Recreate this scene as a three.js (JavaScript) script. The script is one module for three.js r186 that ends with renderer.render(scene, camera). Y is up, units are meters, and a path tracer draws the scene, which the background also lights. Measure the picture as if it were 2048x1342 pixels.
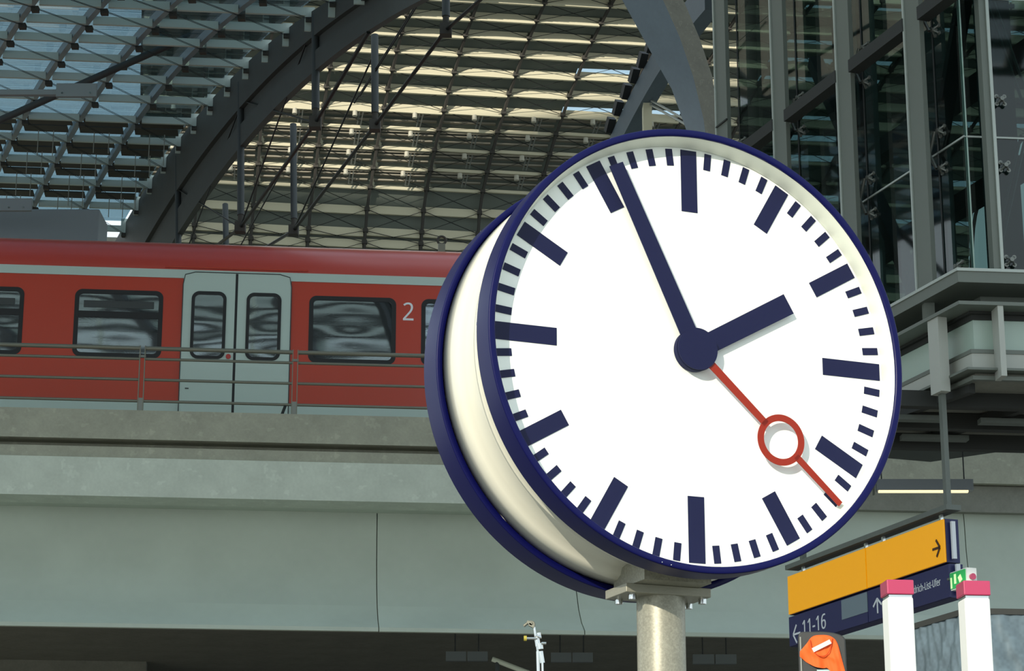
import * as THREE from 'three';
import { RoundedBoxGeometry } from 'three/addons/geometries/RoundedBoxGeometry.js';
import { TextGeometry } from 'three/addons/geometries/TextGeometry.js';
import { FontLoader } from 'three/addons/loaders/FontLoader.js';
import { RectAreaLightUniformsLib } from 'three/addons/lights/RectAreaLightUniformsLib.js';
import { mergeGeometries, toCreasedNormals } from 'three/addons/utils/BufferGeometryUtils.js';

// ---------------------------------------------------------------- camera, sky, sun, exposure
const scene = new THREE.Scene();
const camera = new THREE.PerspectiveCamera(16.25, 2048 / 1342, 0.1, 400);
camera.position.set(0, 1.6, 0);
camera.rotation.set(THREE.MathUtils.degToRad(16), 0, 0);
scene.add(camera);

{ // pale hazy sky, the same all round: a little bluer overhead, whiter at the horizon
  const W = 64, H = 32, d = new Float32Array(W * H * 4);
  for (let j = 0; j < H; j++) for (let i = 0; i < W; i++) {
    const e = Math.max(0, ((j + 0.5) / H - 0.5) * 2), k = (j * W + i) * 4;
    d[k] = 0.86 - 0.26 * e; d[k + 1] = 0.97 - 0.18 * e; d[k + 2] = 1.0 - 0.02 * e; d[k + 3] = 1;
  }
  const t = new THREE.DataTexture(d, W, H, THREE.RGBAFormat, THREE.FloatType);
  t.mapping = THREE.EquirectangularReflectionMapping; t.magFilter = THREE.LinearFilter; t.needsUpdate = true;
  scene.background = t; scene.environment = t;
}
const sun = new THREE.DirectionalLight(new THREE.Color().setRGB(1, 0.92, 0.78), 3.6);
sun.position.set(-39.7, 34.2, 85.2 - 25); sun.target.position.set(0, 0, -25);
sun.castShadow = true; sun.shadow.mapSize.set(4096, 4096);
Object.assign(sun.shadow.camera, { left: -60, right: 60, top: 60, bottom: -60, near: 1, far: 260 });
scene.add(sun, sun.target);
RectAreaLightUniformsLib.init();

const renderer = new THREE.WebGLRenderer({ antialias: true });
renderer.toneMapping = THREE.LinearToneMapping;
renderer.toneMappingExposure = 1.2;
renderer.shadowMap.enabled = true;

// ---------------------------------------------------------------- helpers
const V3 = (x, y, z) => new THREE.Vector3(x, y, z);
const rad = THREE.MathUtils.degToRad;
const font = await new FontLoader().loadAsync('fonts/droid/droid_sans_regular.typeface.json');
let seed = 7;
const rnd = () => { seed = (seed * 1664525 + 1013904223) >>> 0; return seed / 4294967296; };
const A = V3(0.99488, 0, -0.10106), NA = V3(0.10106, 0, 0.99488), TA = rad(5.8);   // along the tracks / towards the viewer
const B = V3(-0.34202, 0, -0.93969), NB = V3(-0.93969, 0, 0.34202), TB = rad(-70); // across the tracks, away / to the left
const taken = {};
const numbered = (n) => { const k = (taken[n] = (taken[n] ?? -1) + 1); return k ? n + '_' + String(k).padStart(3, '0') : n; };
function mesh(name, geo, mat, parent) {
  const m = new THREE.Mesh(geo, mat); m.name = name; m.castShadow = m.receiveShadow = true;
  if (parent) parent.add(m); return m;
}
function thing(name, label, category, pos = [0, 0, 0], turn = 0, group) {
  const g = new THREE.Group(); g.name = numbered(name); g.position.set(...pos); g.rotation.y = turn;
  g.userData = { label, category }; if (group) g.userData.group = group; scene.add(g); return g;
}
function structure(name, label, category, pos = [0, 0, 0], turn = 0) { const g = thing(name, label, category, pos, turn); g.userData.kind = 'structure'; return g; }
function boxGeo(w, h, d) { // uv in metres
  const g = new THREE.BoxGeometry(w, h, d), uv = g.attributes.uv, s = [[d, h], [d, h], [w, d], [w, d], [w, h], [w, h]];
  for (let f = 0; f < 6; f++) for (let i = 0; i < 4; i++) uv.setXY(f * 4 + i, uv.getX(f * 4 + i) * s[f][0], uv.getY(f * 4 + i) * s[f][1]);
  return g;
}
const cache = new Map();
function cbox(w, h, d, r = 0) { const k = [w, h, d, r].map((v) => v.toFixed(4)).join(); if (!cache.has(k)) cache.set(k, r ? new RoundedBoxGeometry(w, h, d, 2, r) : boxGeo(w, h, d)); return cache.get(k); }
function box(name, c, [w, h, d], mat, parent, turn = 0, r = 0) { const m = mesh(name, cbox(w, h, d, r), mat, parent); m.position.set(...(c.isVector3 ? c.toArray() : c)); m.rotation.y = turn; return m; }
function orient(m, p, q, up = V3(0, 1, 0)) { // local z along p->q, local y near up
  const z = q.clone().sub(p).normalize(), x = up.clone().cross(z).normalize(), y = z.clone().cross(x);
  m.quaternion.setFromRotationMatrix(new THREE.Matrix4().makeBasis(x, y, z)); m.position.copy(p).add(q).multiplyScalar(0.5); return m;
}
function bar(name, p, q, w, h, mat, parent, up) { return orient(mesh(name, cbox(w, h, p.distanceTo(q)), mat, parent), p, q, up); }
const rodGeo = (p, q, r, n = 8) => { const g = new THREE.CylinderGeometry(r, r, p.distanceTo(q), n); const o = new THREE.Object3D(); o.position.copy(p).add(q).multiplyScalar(0.5); o.quaternion.setFromUnitVectors(V3(0, 1, 0), q.clone().sub(p).normalize()); o.updateMatrix(); return g.applyMatrix4(o.matrix); };
const rod = (name, p, q, r, mat, parent, n = 10) => mesh(name, rodGeo(p, q, r, n), mat, parent);
function loft(rings, closed = true) { // rings of equal length -> solid with flat faces
  const pos = [], uv = [], n = rings[0].length; let run = 0;
  const tri = (a, b, c, ua, ub, uc) => { pos.push(...a.toArray(), ...b.toArray(), ...c.toArray()); uv.push(...ua, ...ub, ...uc); };
  for (let i = 0; i + 1 < rings.length; i++) {
    const l = rings[i][0].distanceTo(rings[i + 1][0]); let ac = 0;
    for (let j = 0; j < n; j++) {
      const k = (j + 1) % n, a = rings[i][j], b = rings[i][k], c = rings[i + 1][k], d = rings[i + 1][j], w = a.distanceTo(b);
      tri(a, b, c, [run, ac], [run, ac + w], [run + l, ac + w]); tri(a, c, d, [run, ac], [run + l, ac + w], [run + l, ac]); ac += w;
    }
    run += l;
  }
  for (const [r, s] of [[rings[0], -1], [rings[rings.length - 1], 1]]) for (let j = 1; j + 1 < n; j++) s > 0 ? tri(r[0], r[j], r[j + 1], [0, 0], [1, 0], [1, 1]) : tri(r[0], r[j + 1], r[j], [0, 0], [1, 0], [1, 1]);
  const g = new THREE.BufferGeometry(); g.setAttribute('position', new THREE.Float32BufferAttribute(pos, 3)); g.setAttribute('uv', new THREE.Float32BufferAttribute(uv, 2)); g.computeVertexNormals(); return g;
}
function planSlab(name, pts, h0, h1, mat, parent) { // pts: [x, z]
  const s = new THREE.Shape(pts.map(([x, z]) => new THREE.Vector2(x, -z)));
  const g = new THREE.ExtrudeGeometry(s, { depth: h1 - h0, bevelEnabled: false }); g.rotateX(-Math.PI / 2); g.translate(0, h0, 0); return mesh(name, g, mat, parent);
}
function roundRect(x0, y0, x1, y1, r) {
  const s = new THREE.Shape(); s.moveTo(x0 + r, y0); s.lineTo(x1 - r, y0); s.absarc(x1 - r, y0 + r, r, -Math.PI / 2, 0); s.lineTo(x1, y1 - r); s.absarc(x1 - r, y1 - r, r, 0, Math.PI / 2);
  s.lineTo(x0 + r, y1); s.absarc(x0 + r, y1 - r, r, Math.PI / 2, Math.PI); s.lineTo(x0, y0 + r); s.absarc(x0 + r, y0 + r, r, Math.PI, 1.5 * Math.PI); return s;
}
const plate = (shape, d, bevel = 0) => new THREE.ExtrudeGeometry(shape, { depth: d, bevelEnabled: bevel > 0, bevelSize: bevel, bevelThickness: bevel, bevelSegments: 2, curveSegments: 10 });
function text(name, str, size, mat, parent, depth = 0.004) { const g = new TextGeometry(str, { font, size, depth, curveSegments: 6, bevelEnabled: false }); g.computeBoundingBox(); return mesh(name, g, mat, parent); }

// textures: layered value noise, in metres
function valueNoise(n, cells, s0) {
  let s = s0; const r = () => { s = (s * 1664525 + 1013904223) >>> 0; return s / 4294967296; };
  const g = Array.from({ length: cells * cells }, r), o = new Float32Array(n * n);
  for (let y = 0; y < n; y++) for (let x = 0; x < n; x++) {
    const u = (x / n) * cells, v = (y / n) * cells, i = Math.floor(u), j = Math.floor(v), a = u - i, b = v - j, sa = a * a * (3 - 2 * a), sb = b * b * (3 - 2 * b), i1 = (i + 1) % cells, j1 = (j + 1) % cells;
    o[y * n + x] = (g[j * cells + i] * (1 - sa) + g[j * cells + i1] * sa) * (1 - sb) + (g[j1 * cells + i] * (1 - sa) + g[j1 * cells + i1] * sa) * sb;
  }
  return o;
}
function noiseMap(layers, rgb, amp, metres, opts = {}) {
  const n = 512, sum = new Float32Array(n * n); let tw = 0;
  for (const [c, w, s] of layers) { const v = valueNoise(n, c, s); tw += w; for (let i = 0; i < n * n; i++) sum[i] += (v[i] - 0.5) * 2 * w; }
  const sc = opts.scuffs ? valueNoise(n, 28, 91) : null, sc2 = opts.scuffs ? valueNoise(n, 90, 17) : null;
  const d = new Uint8Array(n * n * 4);
  for (let i = 0; i < n * n; i++) {
    let k = 1 + (amp * sum[i]) / tw;
    if (sc) { const e = sc[i] * 0.7 + sc2[i] * 0.3; if (e > 0.72) k += opts.scuffs * Math.min(1, (e - 0.72) * 14); }
    for (let c = 0; c < 3; c++) d[i * 4 + c] = Math.max(0, Math.min(255, rgb[c] * k)); d[i * 4 + 3] = 255;
  }
  const t = new THREE.DataTexture(d, n, n); t.colorSpace = opts.linear ? THREE.NoColorSpace : THREE.SRGBColorSpace; t.wrapS = t.wrapT = THREE.RepeatWrapping; t.magFilter = THREE.LinearFilter; t.minFilter = THREE.LinearMipmapLinearFilter; t.generateMipmaps = true;
  t.repeat.set(1 / metres / (opts.stretch ?? 1), 1 / metres); t.needsUpdate = true; return t;
}
const std = (color, roughness = 0.6, metalness = 0, o = {}) => new THREE.MeshStandardMaterial({ color: new THREE.Color(color), roughness, metalness, ...o });
const phy = (color, roughness, o = {}) => new THREE.MeshPhysicalMaterial({ color: new THREE.Color(color), roughness, ...o });
const grain = [[6, 1, 3], [24, 0.8, 5], [90, 0.6, 9], [200, 0.5, 13]];
const M = {
  concrete: std('#ffffff', 0.85, 0, { map: noiseMap(grain, [156, 156, 140], 0.10, 2.4, { scuffs: 0.06 }) }),
  paleConcrete: std('#ffffff', 0.8, 0, { map: noiseMap([[5, 1, 23], [20, 0.8, 15], [90, 0.6, 19], [200, 0.4, 29]], [192, 199, 186], 0.07, 2.6, { scuffs: 0.045 }) }),
  girder: std('#ffffff', 0.8, 0, { map: noiseMap([[3, 1, 31], [11, 0.8, 6], [60, 0.3, 7]], [184, 193, 180], 0.05, 5) }),
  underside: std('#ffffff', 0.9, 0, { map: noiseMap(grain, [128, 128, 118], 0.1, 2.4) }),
  floor: std('#ffffff', 0.6, 0, { map: noiseMap(grain, [116, 116, 110], 0.1, 3) }),
  steel: std('#ffffff', 0.5, 0.1, { map: noiseMap(grain, [100, 106, 100], 0.06, 1.5) }),
  steelDark: std('#3c4142', 0.6, 0.2), steelBlue: std('#ffffff', 0.5, 0.1, { map: noiseMap(grain, [84, 96, 104], 0.06, 1.5) }),
  archSteel: std('#ffffff', 0.65, 0.1, { map: noiseMap(grain, [58, 62, 61], 0.08, 2) }),
  brownSteel: std('#ffffff', 0.7, 0, { map: noiseMap(grain, [88, 86, 75], 0.12, 1.2, { scuffs: 0.12 }) }),
  purlin: std('#b9c6c0', 0.55, 0.05), purlinCream: std('#cfc9ae', 0.6), rib: std('#7a8892', 0.45, 0.2), ribDark: std('#3a3833', 0.8, 0),
  cable: std('#202424', 0.5, 0.4), cableLight: std('#a9aaa0', 0.4, 0.4), bracket: std('#7f827c', 0.4, 0.5),
  glassClear: phy('#dbe6ec', 0.05, { transmission: 1, thickness: 0, ior: 1.5 }),
  glassRoof: phy('#f1f6f8', 0.05, { transmission: 1, thickness: 0, ior: 1.45 }),
  glassTint: phy('#b4c6cd', 0.06, { transmission: 1, thickness: 0, ior: 1.6 }),
  glassFrit: phy('#666d64', 0.5, { transmission: 0.1, thickness: 0 }),
  towerGlass: phy('#93a5a3', 0.03, { transmission: 1, thickness: 0, ior: 1.52 }),
  louvre: std('#8f897a', 0.6), louvreDark: std('#3b3a34', 0.7), motor: std('#b9b6a6', 0.5),
  red: phy('#b5341a', 0.35, { clearcoat: 0.5, clearcoatRoughness: 0.15 }), redRoof: phy('#b4382a', 0.35, { clearcoat: 1, clearcoatRoughness: 0.3 }),
  stripe: phy('#b4c5bd', 0.4, { clearcoat: 0.3 }), rubber: std('#121416', 0.55), trainGlass: std('#a3abb2', 0.03, 0.95, { bumpMap: noiseMap([[5, 1, 3], [9, 0.5, 8]], [128, 128, 128], 0.9, 1.6, { linear: true, stretch: 3 }), bumpScale: 0.003 }), trainDark: std('#1b1d1f', 0.6), seam: std('#3c4040', 0.7),
  rail: std('#77776a', 0.45, 0.4),
  navy: phy('#0a0d45', 0.35, { specularIntensity: 0.35 }), navyMark: phy('#0f1339', 0.7, { specularIntensity: 0.25 }), cream: phy('#d3d1c0', 0.35, { clearcoat: 0.3 }), handRed: phy('#8e2208', 0.6, { specularIntensity: 0.4 }), reveal: std('#dfe3d6', 0.5),
  pole: std('#ffffff', 0.42, 0.35, { map: noiseMap([[120, 1, 3], [230, 1, 5], [10, 0.4, 8]], [150, 148, 132], 0.14, 0.5) }),
  chrome: std('#d9dcda', 0.15, 1),
  signNavy: std('#1c1f56', 0.45), white: std('#e9ebe6', 0.45), whiteText: std('#dfe2e6', 0.5), signGrey: std('#74838c', 0.5),
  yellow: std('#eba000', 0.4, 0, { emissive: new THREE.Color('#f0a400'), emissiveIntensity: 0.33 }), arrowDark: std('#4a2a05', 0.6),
  pink: phy('#b03058', 0.3, { clearcoat: 0.5 }), orange: std('#f4621c', 0.75), reflective: std('#c9c9c4', 0.35, 0.2), seat: std('#2f3232', 0.6),
  lampGrey: std('#8d959b', 0.5), lampGlow: std('#fff2cf', 0.5, 0, { emissive: new THREE.Color('#ffe9b8'), emissiveIntensity: 0.9 }),
  green: std('#1f9a4d', 0.4, 0, { emissive: new THREE.Color('#25b45a'), emissiveIntensity: 0.25 }), greenGlow: std('#c9f0a8', 0.4, 0, { emissive: new THREE.Color('#d8f7b4'), emissiveIntensity: 0.5 }),
  foil: std('#ffffff', 0.35, 0.1, { map: noiseMap([[8, 1, 4], [40, 0.7, 2]], [92, 108, 116], 0.16, 0.8) }),
  boxGrey: std('#788285', 0.6), towerPanel: std('#b0b2aa', 0.5, 0.1), towerSteel: std('#6c726a', 0.45, 0.15), towerDark: std('#2b2d2a', 0.7), frosted: phy('#c0d4c8', 0.25, { transmission: 0.2, thickness: 0 }),
  curtain: std('#cfd6c4', 0.8), seamLight: std('#aeb5ae', 0.4, 0.2), glassEdge: phy('#8fae9f', 0.2, { clearcoat: 1 }),
};
const dialMat = std('#f4f7ef', 0.6);

// ---------------------------------------------------------------- the setting: floor, back walls
{
  const g = structure('floor', 'pale stone floor of the station concourse', 'floor');
  box('paving', [0, -0.1, -20], [120, 0.2, 130], M.floor, g);
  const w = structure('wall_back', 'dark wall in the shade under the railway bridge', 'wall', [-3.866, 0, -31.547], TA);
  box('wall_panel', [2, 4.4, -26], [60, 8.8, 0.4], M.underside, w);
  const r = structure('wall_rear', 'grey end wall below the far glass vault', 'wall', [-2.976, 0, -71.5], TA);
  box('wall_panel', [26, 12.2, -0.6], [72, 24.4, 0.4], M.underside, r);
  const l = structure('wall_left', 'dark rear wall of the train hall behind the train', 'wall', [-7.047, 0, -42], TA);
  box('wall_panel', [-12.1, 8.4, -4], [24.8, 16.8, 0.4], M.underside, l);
}

// ---------------------------------------------------------------- roof 1: shallow glass vault over the train, left
const hTop = (s) => 16.25 - (s - 1.5) ** 2 / 100;
const R1 = (a, s, dy = 0) => V3(-7.047 + A.x * a - B.x * s, hTop(s) + dy, -42 + A.z * a - B.z * s);
function paneGeo(p00, p10, p11, p01, inset, t) { // thin four-cornered sheet
  const c = p00.clone().add(p10).add(p11).add(p01).multiplyScalar(0.25), n = p10.clone().sub(p00).cross(p01.clone().sub(p00)).normalize().multiplyScalar(t / 2);
  const k = [p00, p10, p11, p01].map((p) => p.clone().add(c.clone().sub(p).normalize().multiplyScalar(inset)));
  return loft([k.map((p) => p.clone().sub(n)), k.map((p) => p.clone().add(n))]);
}
{
  const g = structure('ceiling', 'shallow glass roof of blue-grey panes and pale purlins above the red train', 'ceiling');
  const s0 = -1.19, ds = 1.242, rows = 14, cols = 7, da = 0.942;
  for (let i = 0; i < cols; i++) { // ribs
    const a = -0.04 - da * (i + 1), rings = [];
    for (let j = 0; j <= rows; j++) { const p = R1(a, s0 + ds * j), n = V3(0, 1, 0), w = A.clone().multiplyScalar(0.045); rings.push([[-1, -0.06], [1, -0.06], [1, 0.08], [-1, 0.08]].map(([u, v]) => p.clone().addScaledVector(w, u).addScaledVector(n, v))); }
    mesh('rib', loft(rings), M.rib, g);
  }
  const cab = [], fit = [];
  for (let j = 0; j <= rows; j++) for (let i = 0; i < cols; i++) {
    const s = s0 + ds * j, a1 = -0.04 - da * i, a0 = a1 - da;
    const lo = j < 5;
    bar('purlin', R1(a0 + 0.05, s, -0.07), R1(a1 - 0.05, s, -0.07), 0.05, 0.12, M.purlin, g);
    if (j < rows) {
      const hash = (Math.sin(i * 12.9898 + j * 78.233) * 43758.5453) % 1, h = Math.abs(hash);
      const mat = M.glassTint;
      mesh('glass_pane', paneGeo(R1(a0, s, 0.09), R1(a1, s, 0.09), R1(a1, s + ds, 0.09), R1(a0, s + ds, 0.09), 0.03, 0.02), mat, g);
      for (const e of [-0.02, 0.02]) cab.push(rodGeo(R1(a0 + e, s + ds, -0.18), R1(a1 + e, s, -0.18), 0.0045, 5));
      if (lo && j > 0 && j < 5) { // opening louvres with their dark carriers
        for (const f of [0.28, 0.62]) bar('louvre', R1(a0 + 0.1, s + ds * f, 0.0), R1(a1 - 0.1, s + ds * f, 0.0), 0.3, 0.03, M.louvreDark, g);
        for (const f of [0.35, 0.62]) rod('opener_rod', R1(a0 + da * f, s + ds * 0.4, -0.1), R1(a0 + da * f, s + ds * 0.4, -0.42 - 0.3 * h), 0.008, M.cableLight, g, 6);
      }
    }
    const p = R1(a1, s, -0.2); const b = new THREE.BoxGeometry(0.1, 0.07, 0.1); b.translate(p.x, p.y, p.z); fit.push(b);
  }
  const c = mesh('bracing_cable', mergeGeometries(cab), M.cable, g); c.userData.kind = 'stuff';
  const f = mesh('cable_clamp', mergeGeometries(fit), M.ribDark, g); f.userData.kind = 'stuff';
}

// ---------------------------------------------------------------- unseen glazed roof above the frame, placed to be mirrored in the train windows
{
  const g = structure('ceiling', 'flat glazed roof out of view, placed to be mirrored in the train windows', 'ceiling', [-3.866, 15.9, -31.547], TA);
  for (let j = 0; j <= 18; j++) box('purlin', [0, 0.2, 3.6 + j * 1.1], [34, 0.1, 0.14], M.ribDark, g);
  for (let i = 0; i <= 10; i++) { const r = box('rib', [-17 + i * 3.4, 0.25, 13.5], [0.25, 0.16, 20.2], M.archSteel, g); r.rotation.y = 0.2; }
  for (let j = 0; j < 18; j++) for (let i = 0; i < 10; i++) box('glass_pane', [-15.3 + i * 3.4, 0.35, 4.15 + j * 1.1], [3.3, 0.02, 1.08], M.glassRoof, g);
  // unseen slabs placed above the frame to block sun: one shades train, bridge and tower, the other part of the far vault
  const w = structure('wall_unseen_shade', 'unseen slab above the clock, placed to keep sun off train, bridge and tower', 'wall');
  box('shade_slab', [-13, 27.2, 0.4], [34, 25.6, 0.8], M.curtain, w);  // out of view; pale so that it bounces light onto train and bridge
  const w2 = structure('wall_unseen_shade', 'unseen slab high above the tracks, placed to shade part of the far vault', 'wall');
  const sh = new THREE.Shape([[-45, 38], [10, 38], [10, 50.6], [-16.2, 47.5], [-19.8, 47.0], [-21.5, 46.7], [-23.6, 46.5], [-24.2, 46.0], [-24.7, 45.5], [-24.7, 45.3], [-45, 45.3]].map(([x, y]) => new THREE.Vector2(x, y)));  // outline follows the wanted edge of shade on the far vault
  const o = mesh('shade_slab', plate(sh, 0.6), M.towerPanel, w2); o.position.z = -24.3;
  // unseen slab and wall, placed to darken the far vault but pass the sun
  const rf = structure('ceiling', 'unseen high slab placed to keep sky light off the far vault', 'ceiling');
  bar('unseen_sky_shade', V3(-12, 35.2, -60), V3(-12, 43.6, -40), 70, 0.4, M.underside, rf);
  const wf = structure('wall_unseen_shade', 'unseen upper wall placed to keep low sky light off the far vault', 'wall'); box('wall_panel', [-4, 29.3, -45.2], [44, 12.6, 0.4], M.underside, wf);
}

// ---------------------------------------------------------------- roof 2: tall far vault
const PS = [-0.1, -0.04, 0, 0.09, 0.22, 0.46, 0.96, 1.4, 1.8, 2.29, 2.72, 3.3, 3.83, 4.4, 5.01, 5.6, 6.3, 7.1, 8];
const PH = [23.6, 24.3, 25.08, 25.49, 26.14, 26.71, 27.42, 27.98, 28.48, 28.94, 29.42, 29.87, 30.32, 30.71, 31.04, 31.36, 31.66, 31.95, 32.2];
const PL = [0]; for (let i = 1; i < PS.length; i++) PL.push(PL[i - 1] + Math.hypot(PS[i] - PS[i - 1], PH[i] - PH[i - 1]));
const L0 = PL[2];
const at = (l) => { const t = Math.max(0, Math.min(PL[PL.length - 1] - 1e-6, l + L0)); let i = 0; while (PL[i + 1] <= t) i++; const k = (t - PL[i]) / (PL[i + 1] - PL[i]); return [PS[i] + k * (PS[i + 1] - PS[i]), PH[i] + k * (PH[i + 1] - PH[i])]; };
const R2 = (k, l, out = 0) => { // k: bay number, l: length along the curve, out: towards the hall
  const a = k * (1.8 + 0.033 * Math.max(0, l - 2)), [s, h] = at(l), [s1, h1] = at(l + 0.05), [s2, h2] = at(l - 0.05), n = Math.hypot(s1 - s2, h1 - h2) || 1, ns = (h1 - h2) / n, nh = -(s1 - s2) / n;
  return V3(-2.976 + A.x * a - B.x * (s + ns * out), h + nh * out, -71.5 + A.z * a - B.z * (s + ns * out));
};
{
  const g = structure('ceiling', 'tall far glass vault with cream purlins above the train', 'ceiling');
  const rows = [-1.2, -0.6, 0.05, 0.42, 1.15, 1.9, 2.55, 3.23, 3.92, 4.61, 5.29, 5.99, 6.68, 7.37, 8.07, 8.8, 9.45], K0 = -5, K1 = 10;
  for (let k = K0; k <= K1; k++) {
    const rings = []; for (let l = -1.2; l <= 9.5; l += 0.4) { const p = R2(k, l, 0.16), o = R2(k, l, 0.26), w = A.clone().multiplyScalar(0.035); rings.push([p.clone().sub(w), p.clone().add(w), o.clone().add(w), o.clone().sub(w)]); }
    mesh('rib', loft(rings), M.ribDark, g);
  }
  const cab = [], node = [];
  for (let r = 0; r < rows.length; r++) for (let k = K0; k < K1; k++) {
    const l = rows[r], p = R2(k, l, 0.1), q = R2(k + 1, l, 0.1), e = q.clone().sub(p).normalize().multiplyScalar(0.04), eq = r >= 5 && r < 9;
    p.add(e); q.sub(e);
    bar('purlin', p.clone().setY(p.y - 0.02), q.clone().setY(q.y - 0.06), 0.1, eq ? 0.1 : 0.27, M.purlinCream, g);
    const nb = new THREE.BoxGeometry(0.16, 0.12, 0.16), nc = R2(k, l, 0.2); nb.translate(nc.x, nc.y, nc.z); node.push(nb);
    if (r + 1 < rows.length) {
      const l1 = rows[r + 1];
      const h = Math.abs((Math.sin(k * 5.17 + r * 9.31) * 9173.13) % 1);
      const strip = (k >= 2 && k < 4 && (r === 9 || r === 11)) || (k > 4 && h > 0.62), gm = M.glassFrit, lm = l + (l1 - l) * 0.3;
      if (strip) mesh('clear_strip', paneGeo(R2(k, l), R2(k + 1, l), R2(k + 1, lm), R2(k, lm), 0.0, 0.03), M.glassClear, g);
      mesh('glass_pane', paneGeo(R2(k, strip ? lm : l), R2(k + 1, strip ? lm : l), R2(k + 1, l1), R2(k, l1), 0.0, 0.03), gm, g);
      cab.push(rodGeo(R2(k, l1, 0.22), R2(k + 1, l, 0.22), 0.012, 5), rodGeo(R2(k, l, 0.22), R2(k + 1, l1, 0.22), 0.009, 5));
      if (eq && k < 6) { // smoke louvres with their drives
        for (const f of [0.32, 0.6]) bar('louvre', R2(k + 0.06, l + (l1 - l) * f, 0.06), R2(k + 0.95, l + (l1 - l) * f, 0.06), 0.14, 0.05, M.louvre, g);
        bar('louvre_frame', R2(k + 0.05, l + (l1 - l) * 0.8, 0.12), R2(k + 0.95, l + (l1 - l) * 0.8, 0.12), 0.06, 0.05, M.louvre, g);
        if (k < 5) {
          const d = R2(k + 0.52, l + (l1 - l) * 0.78, 0.3), m = mesh('louvre_motor', new THREE.CylinderGeometry(0.075, 0.085, 0.17, 10), M.motor, g); m.position.copy(d);
          for (const o of [0.06, 0.12]) bar('drive_bar', R2(k + 0.53 + o, l + (l1 - l) * 0.85, 0.3), R2(k + 0.53 + o, l + (l1 - l) * 0.2, 0.3), 0.04, 0.03, M.bracket, g, A);
        }
      }
    }
  }
  mesh('bracing_cable', mergeGeometries(cab), M.cable, g).userData.kind = 'stuff';
  mesh('cable_clamp', mergeGeometries(node), M.ribDark, g).userData.kind = 'stuff';
}

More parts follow.
